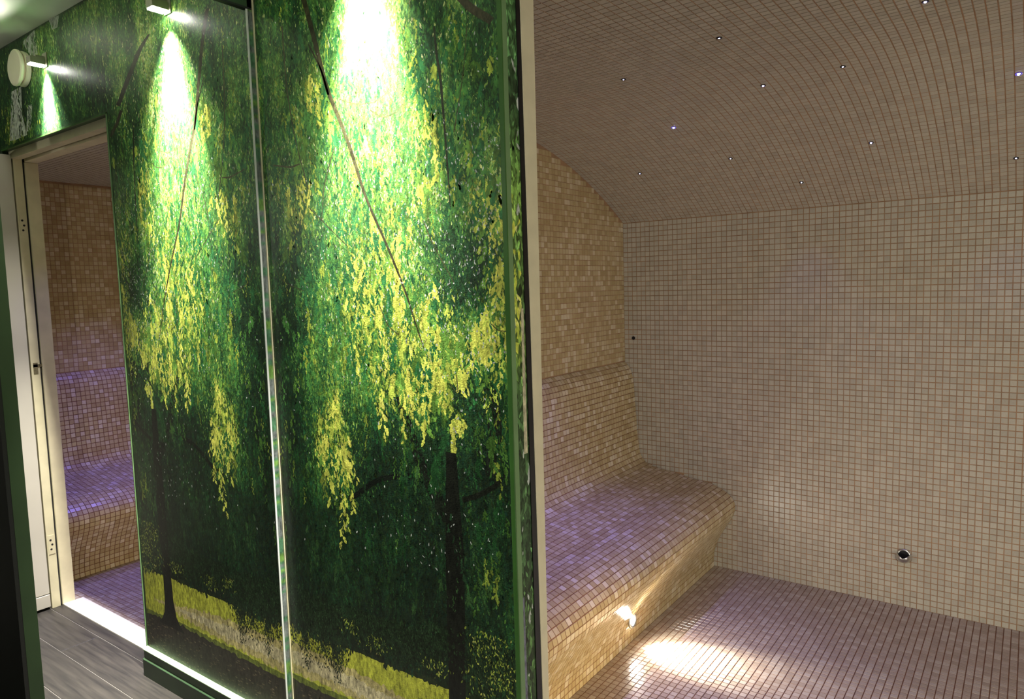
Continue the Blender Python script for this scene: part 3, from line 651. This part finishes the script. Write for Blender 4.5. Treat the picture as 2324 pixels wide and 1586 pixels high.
# skirting: two-step board; top ledge coloured pale for the lamp light on it
def skirt(name, x0, x1, yb):
    pr = [(yb, 0.0), (yb - 0.022, 0.0), (yb - 0.022, 0.066), (yb - 0.016, 0.070), (yb - 0.016, 0.100), (yb, 0.104)]
    return struct(MB().prism(pr, lambda p, q, t: (t, p, q), x0, x1).build(name, M['base_green'], bevel=0.0008))
b1 = skirt('baseboard_front', XDR, XS, YL); b2 = skirt('baseboard_front', XS, XC - 0.012, YR)
MB().prism([(YL, 0.1045), (YL - 0.018, 0.1005), (YL - 0.018, 0.1035), (YL, 0.111)], lambda p, q, t: (t, p, q), XDR, XS).build('lit_ledge', plain('ledge', (150, 178, 136), 0.35), b1)
MB().prism([(YR, 0.1045), (YR - 0.018, 0.1005), (YR - 0.018, 0.1035), (YR, 0.111)], lambda p, q, t: (t, p, q), XS, XC - 0.012).build('lit_ledge', bpy.data.materials['ledge'], b2)

# cream post and black seal of the wide opening (the post tapers, as fitted)
t3 = MB(); q = [(1.3480, ZH + 0.03), (1.402, ZH + 0.03), (1.392, 0.0), (1.372, 0.0)]
t3.prism(q, lambda p, z, t: (t, p, z), XC - 0.03, XC + 0.004)
t3 = struct(t3.build('trim_3', M['cream_paint'], bevel=0.001))
MB().prism([(1.334, ZH + 0.03), (1.3478, ZH + 0.03), (1.3718, 0.0), (1.348, 0.0)], lambda p, z, t: (t, p, z), XC - 0.02, XC + 0.0025).build('seal', M['rubber'], t3)
MB().box(XC - 0.03, XO, 1.35, 1.40, ZH + 0.03, ZH + 0.07).build('head_rail', M['cream_paint'], t3)

# ------------------------------------------------------------------ narrow doorway: frame, open leaf, threshold
t4 = struct(MB().box(XDL - 0.03, XDL, 1.289, 1.3255, 0.0, ZH).build('trim_4', M['frame_paint'], bevel=0.001))
MB().box(XDL - 0.03, XDL - 0.004, 1.3255, 1.3325, 0.0, 2.085).build('seal', M['rubber'], t4)
MB().box(XDL - 0.03, XDL + 0.003, 1.3325, 1.389, 0.0, 2.075).build('stop_bead', M['cream_paint'], t4, bevel=0.004)
MB().box(XDL - 0.03, XDR, 1.285, 1.3255, 2.085, ZH + 0.002).build('head_rail', M['frame_paint'], t4, bevel=0.001)
MB().box(XDL, XDR, 1.3255, 1.3325, 2.09, ZH).build('head_seal', M['rubber'], t4)
MB().box(XDL, XDR, 1.3325, 1.389, 2.075, ZH).build('head_stop', M['cream_paint'], t4, bevel=0.003)
MB().box(XDR - 0.004, XDR, YL - 0.003, YL + 0.02, 0.0, ZH).build('corner_bead', M['trim_pale'], t4)
MB().box(XDL - 0.03, XDR, YL - 0.003, YL + 0.006, ZH - 0.004, ZH).build('head_bead', M['trim_green'], t4)
MB().box(XDL - 0.03, XDR - 0.003, YL + 0.006, 1.285, ZH - 0.003, ZH).build('soffit_print', M['base_green'], t4)
for zc in (1.79, 0.305):
    h = MB().box(XDL, XDL + 0.0015, 1.295, 1.321, zc - 0.045, zc + 0.045).build('hinge_plate', M['frame_paint'], t4)
    for dy, dz in ((-0.003, 0.022), (0.003, 0.0), (-0.002, -0.022)):
        MB().lathe([(0, 0.0004), (0.0048, 0.0004), (0.0048, 0)], (XDL + 0.0015, 1.308 + dy, zc + dz), (1, 0, 0), 12).build('screw_hole', M['black'], h)
sk = MB().box(XDL, XDL + 0.002, 1.298, 1.316, 1.115, 1.165).box(XDL, XDL + 0.002, 1.298, 1.345, 1.145, 1.158).build('strike_plate', M['rust'], t4)
d1 = struct(MB().box(XDL - 0.042, XDL - 0.002, 0.42, 1.284, 0.075, 2.10).build('door_1', M['white_paint'], bevel=0.002))
MB().box(XDL - 0.044, XDL + 0.001, 0.42, 1.284, 0.012, 0.072).build('kick_rail', M['white_paint'], d1, bevel=0.002)
struct(MB().box(XDL, XDR - 0.0, 1.335, 1.425, -0.02, 0.006).build('trim_5', M['threshold'], bevel=0.001))
# dark green leaf ajar near the viewer; face coloured near black for shade
e0 = onZ(112, 1700, 0.0)
d2 = struct(MB().box(-3.45, e0[0], e0[1] - 0.052, e0[1], 0.012, 2.2).build('door_2', M['shaded_green']))
MB().box(e0[0], e0[0] + 0.002, e0[1] - 0.040, e0[1], 0.012, 2.2).build('door_edge', M['dark_green'], d2)
MB().box(e0[0], e0[0] + 0.0015, e0[1] - 0.052, e0[1] - 0.040, 0.012, 2.2).build('edge_seal', M['rubber'], d2)

# ================================================================== THINGS
# hanging panel that leaves the wall above the strip
hp = MB().box(XS - 0.014, XS, 0.45, YR - 0.004, 2.270, ZC - 0.002).build('hanging_panel', M['base_green'])
tag(hp, 'thin dark green panel hanging from the ceiling above the aluminium strip', 'panel')
MB().box(XS - 0.015, XS + 0.001, 0.45, YR - 0.004, 2.264, 2.270).build('edge_strip', M['black'], hp)

# wall lamps
def wall_lamp(x, z, y, label, power, spill=24, face=-1, d=0.046):
    """face: -1 when the lamp looks towards -Y"""
    s_ = -face
    e = empty('wall_lamp', (x, y, z)); tag(e, label, 'lamp', 'small wall lamps over the mural')
    def add(o): reparent(o, e); return o
    add(MB().box(x - 0.020, x + 0.020, min(y, y - s_ * 0.004), max(y, y - s_ * 0.004), z - 0.002, z + 0.055).build('back_plate', M['lamp_body'], bevel=0.001))
    add(MB().box(x - 0.006, x + 0.006, min(y - s_ * 0.036, y - s_ * 0.004), max(y - s_ * 0.036, y - s_ * 0.004), z + 0.028, z + 0.040).build('arm', M['lamp_body']))
    add(MB().prism([(-0.020, 0.004), (0.020, 0.004), (0.018, 0.030), (-0.018, 0.030)], lambda p, q, t: (x + p, t, z + q), y - s_ * 0.062, y - s_ * 0.008).build('housing', M['lamp_body'], bevel=0.002))
    add(MB().box(x - 0.017, x + 0.017, min(y - s_ * 0.059, y - s_ * 0.010), max(y - s_ * 0.059, y - s_ * 0.010), z + 0.000, z + 0.0045).build('lens', M['lens_white']))
    spot('lamp_light', (x, y + face * d, z - 0.004), (x, y, z - 1.5), power, 48, 0.9, (1.0, 0.97, 0.88), 0.008, e)
    spot('lamp_halo', (x, y + face * d, z - 0.003), (x, y, z - 0.9), power * 0.12, 80, 1.0, (1.0, 0.97, 0.88), 0.008, e)
    spot('lamp_spill', (x, y + face * 0.064, z + 0.006), (x, y + face * 1.0, z - 0.15), spill, 178, 1.0, (1.0, 0.96, 0.87), 0.02, e)
    return e
l1 = onY(104, 150, YL); l2 = onY(382, 28, YL)
wall_lamp(float(l1[0]), float(l1[2]) - 0.005, YL, 'small wall lamp beside the round cream disc over the doorway', 700, 24, -1, 0.020)
wall_lamp(float(l2[0]), float(l2[2]) - 0.005, YL, 'small glowing wall lamp between the doorway and the hanging panel', 900)
wall_lamp(-1.375, 2.352, YR, 'small wall lamp over the mural beside the wide opening', 1000)
wall_lamp(1.40, 2.0, -1.2, 'small wall lamp on the corridor wall opposite the wide opening', 10, 240, 1)
wall_lamp(-2.2, 2.0, -1.2, 'added unseen small wall lamp on the corridor wall opposite the mural', 10, 12, 1)  # added behind the viewer to fill the mural and the white door
wall_lamp(-4.2, 2.0, -1.2, 'added unseen small wall lamp on the corridor wall opposite the open white door', 10, 30, 1)  # added behind the viewer as more corridor fill

# round cream disc (sounder)
dd = onY(57, 158, YL); dz, dx = float(dd[2]), float(dd[0])
e = empty('alarm_disc', (dx, YL, dz)); tag(e, 'round cream two-layer alarm disc on the mural above the doorway', 'alarm')
for nm, pf, mt in (('base_ring', [(0.0, 0), (0.070, 0), (0.070, 0.012), (0.064, 0.017), (0.0, 0.017)], 'plastic_cream'), ('neck', [(0.0, 0.015), (0.060, 0.015), (0.060, 0.027), (0, 0.027)], 'plastic_shadow'),
                   ('cover', [(0.0, 0.026), (0.071, 0.026), (0.073, 0.029), (0.072, 0.036), (0.066, 0.039), (0.0, 0.040)], 'plastic_cream')):
    reparent(MB().lathe(pf, (dx, YL - 0.002, dz), (0, -1, 0), 48).build(nm, M[mt], smooth=False), e)

# tiled benches
def tiled_bench(off, label, win, keep=None):
    e = empty('tiled_bench', (XFOOT + off, (YIN + YB) / 2, 0)); tag(e, label, 'bench', 'built-in mosaic benches')
    A_ = np.array([tuple(p) for p in PROFS]); s_ = np.r_[0, np.cumsum(np.hypot(*np.diff(A_, axis=0).T))]; n_ = int(s_[-1] / PIT); t_ = np.arange(n_ + 1) * s_[-1] / n_
    P = [(float(x) + off, float(z)) for x, z in zip(np.interp(t_, s_, A_[:, 0]), np.interp(t_, s_, A_[:, 1]))]     # facets under each row of tiles
    mb = MB().prism([(XW + off, 0.0)] + P, lambda p, q, t: (p, t, q), YIN + 0.006, YB - 0.006)
    reparent(mb.build('core', M['grout_dark']), e)
    C, a, c = swept(PROFS, YIN, NY, (off, 0))
    fl_ = np.cross(a, c); outward = fl_[:, 0] * 1.0 + fl_[:, 2] * 0.6
    a[outward < 0] *= -1
    mosaic(e, C, a, c, 'tile_honey', win, 0.022, power=1.0, keep=keep)
    return e
tiled_bench(0.0, 'mosaic bench with rounded nose and backrest in the wide opening', WIN_R)
tiled_bench(SHIFT, 'purple-lit mosaic bench seen through the narrow doorway', WIN_L)

# recessed spotlight in the bench front
def bench_spot(loc, dirx, label, power, rgb, lens, aim, spill, cone=78, srgb=(1.0, 0.94, 0.82)):
    e = empty('bench_spotlight', loc); tag(e, label, 'spotlight', 'recessed spotlights low in the benches')
    ax = (dirx, 0, 0.06)
    reparent(MB().lathe([(0.020, -0.004), (0.020, 0.004), (0.030, 0.005), (0.032, 0.002), (0.032, -0.004)], loc, ax, 40).build('bezel_ring', M['chrome'], smooth=True), e)
    reparent(MB().lathe([(0.0, 0.004), (0.010, 0.0038), (0.020, 0.002)], loc, ax, 32).build('lens', lens), e)
    spot('spot_light', tuple(np.array(loc) + np.array(ax) * 0.008), aim, power, cone, 1.0, rgb, 0.012, e)
    spot('spot_spill', tuple(np.array(loc) + np.array(ax) * 0.010), tuple(np.array(loc) + np.array((dirx, 0, 0.15))), spill, 175, 1.0, srgb, 0.02, e)
    return e
sx = float(np.interp(0.10, [p[1] for p in PROFS[::-1]], [p[0] for p in PROFS[::-1]]))
bench_spot((sx + 0.004, 2.475, 0.100), 1, 'round white spotlight glowing low in the bench front', 115, (1.0, 0.95, 0.82), M['lens_floor'], (-1.10, 2.485, 0.0), 16, 66)
bench_spot((0.994, 2.00, 0.16), -1, 'round warm spotlight added out of view in the wall opposite the bench', 150, (1.0, 0.76, 0.42), emit('lens_amber', (1.0, 0.80, 0.5), 60), (-1.25, 1.95, 0.06), 52, 30)  # added out of view to warm the bench front and back wall

bench_spot((-1.876, 2.25, 0.16), -1, 'round spotlight added out of view low in the far side of the cabin behind the narrow doorway', 6, (1.0, 0.80, 0.55), bpy.data.materials['lens_amber'], (-3.9, 2.1, 0.1), 36, 40, (1.0, 0.84, 0.62))  # added, unseen; brightens the dark second cabin

# ceiling star lights
STARS = [((2100, 2), 1, 'topmost star light, cut by the picture edge, in the vaulted ceiling'), ((1632, 85), 0, 'dim star light high in the vault, between the cream post and the topmost star'),
         ((1913, 150), 0, 'dim star light with a dark bezel at the centre of the vault'), ((2312, 166), 2, 'very bright blue star light in the vault at the picture edge'),
         ((1415, 179), 0, 'dim star light in the vault beside the cream post'), ((1732, 193), 1, 'bluish star light in the middle row, below the dim high one'),
         ((1529, 288), 2, 'bright violet star light with a glow, above the bench corner'), ((1977, 323), 1, 'bluish star light below the centre of the vault, over the steam outlet'),
         ((1658, 359), 0, 'dim star light below the bright violet one, towards the back wall'), ((2306, 358), 0, 'dim star light near the back wall under the very bright one'),
         ((1452, 393), 0, 'dim star light lowest over the bench, beside the bench wall'), ((1819, 413), 0, 'dim star light nearest the top edge of the back wall')]
def ceil_hit(px, py, dx=0):
    d = rays(px, py); t = np.linspace(0.5, 6, 12000); 
    d = d / FPX; P = CAM + t[:, None] * d
    zc = np.array([ceil_z(y) for y in P[:, 1]]); i = int(np.argmax((P[:, 2] > zc) & (P[:, 1] > YIN)))
    return P[i]
def star(P, bright, label, power):
    y = P[1]; sl = 0.0 if y < 2.2 else -(y - 2.2) / 2.16
    nrm = Vector((0, sl, -1)).normalized()
    e = empty('star_light', tuple(P)); tag(e, label, 'light', 'star lights in the vaulted ceiling')
    ra = (0.0028, 0.0034, 0.0046)[bright]
    reparent(MB().lathe([(0.0, 0.0), (0.0085, 0.0), (0.0085, 0.0028), (0.0060, 0.0034), (ra, 0.0024)], P, nrm, 20).build('bezel', M['black']), e)
    reparent(MB().lathe([(0.0, 0.0042 + 0.001 * bright), (ra * 0.7, 0.0036 + 0.001 * bright), (ra, 0.0020)], P, nrm, 16).build('lens', M['lens_star'] if bright else M['lens_star_dim'], smooth=True), e)
    if bright: reparent(MB().lathe([(ra, 0.0021), (ra * 1.9, 0.0033), (ra * 2.0, 0.0030)], P, nrm, 20).build('halo_ring', M['halo_star'], smooth=True), e)  # glowing ring added to stand in for the halo of bright stars
    spot('star_beam', tuple(Vector(P) + nrm * 0.012), tuple(Vector(P) + Vector((0, 0, -1))), power, 74, 0.8, (0.24, 0.20, 1.0), 0.004, e)
for (px, py), br, lb in STARS: star(ceil_hit(px, py), br, lb, (1.5, 3.2, 6.0)[br])
star(ceil_hit(166, 326), 1, 'single blue star light seen through the narrow doorway', 10.0)
for q, lb in (((-3.92, 1.90), 'added unseen blue star light over the bench of the cabin behind the narrow doorway'), ((-3.45, 2.05), 'added unseen blue star light over the floor of the cabin behind the narrow doorway')):
    star(np.array([q[0], q[1], ceil_z(q[1])]), 1, lb, 60.0)  # added stars give the cabin bench and floor their purple light

star(np.array([-1.42, 1.98, ceil_z(1.98)]), 2, 'added bright violet star light over the bench, hidden behind the cream post', 95.0)  # added out of view to tint the bench seat purple
# chrome steam outlet on the back wall
so = onY(2052, 1258, YB); ox, oz = float(so[0]), float(so[2])
e = empty('steam_outlet', (ox, YB, oz)); tag(e, 'small chrome steam outlet hood low on the back wall', 'steam outlet')
reparent(MB().lathe([(0.012, 0.0), (0.026, 0.0), (0.027, 0.004), (0.025, 0.008), (0.014, 0.009), (0.012, 0.0)], (ox, YB - 0.002, oz), (0, -1, 0), 36).build('flange', M['chrome'], smooth=True), e)
mb = MB(); r = 0.030; vs = []; fs = []; nu, nvv = 20, 8
for i in range(nu + 1):
    a = math.pi - 0.5 + (math.pi + 1.0) * i / nu
    for j in range(nvv + 1):
        b_ = (math.pi / 2) * j / nvv
        vs.append((ox + r * math.cos(a) * math.cos(b_), YB - 0.006 - 0.036 * math.sin(b_), oz - 0.006 + r * math.sin(a) * math.cos(b_) ))
for i in range(nu):
    for j in range(nvv): fs.append((i * (nvv + 1) + j, (i + 1) * (nvv + 1) + j, (i + 1) * (nvv + 1) + j + 1, i * (nvv + 1) + j + 1))
hood = mb.add(vs, fs).build('hood', M['chrome'], smooth=True); reparent(hood, e)
sd = hood.modifiers.new('thick', 'SOLIDIFY'); sd.thickness = 0.0016
reparent(MB().lathe([(0.0, 0.0095), (0.021, 0.0095)], (ox, YB - 0.002, oz), (0, -1, 0), 24).build('bore', M['black']), e)
# temperature probe hole
sh = onY(1438, 767, YB)
ph = MB().lathe([(0.0, 0.003), (0.006, 0.003), (0.0085, 0.005), (0.0095, 0.003), (0.0095, 0.0)], tuple(sh), (0, -1, 0), 20).build('sensor_plug', M['black'])
tag(ph, 'tiny dark sensor plug in the back wall above the bench corner', 'sensor')
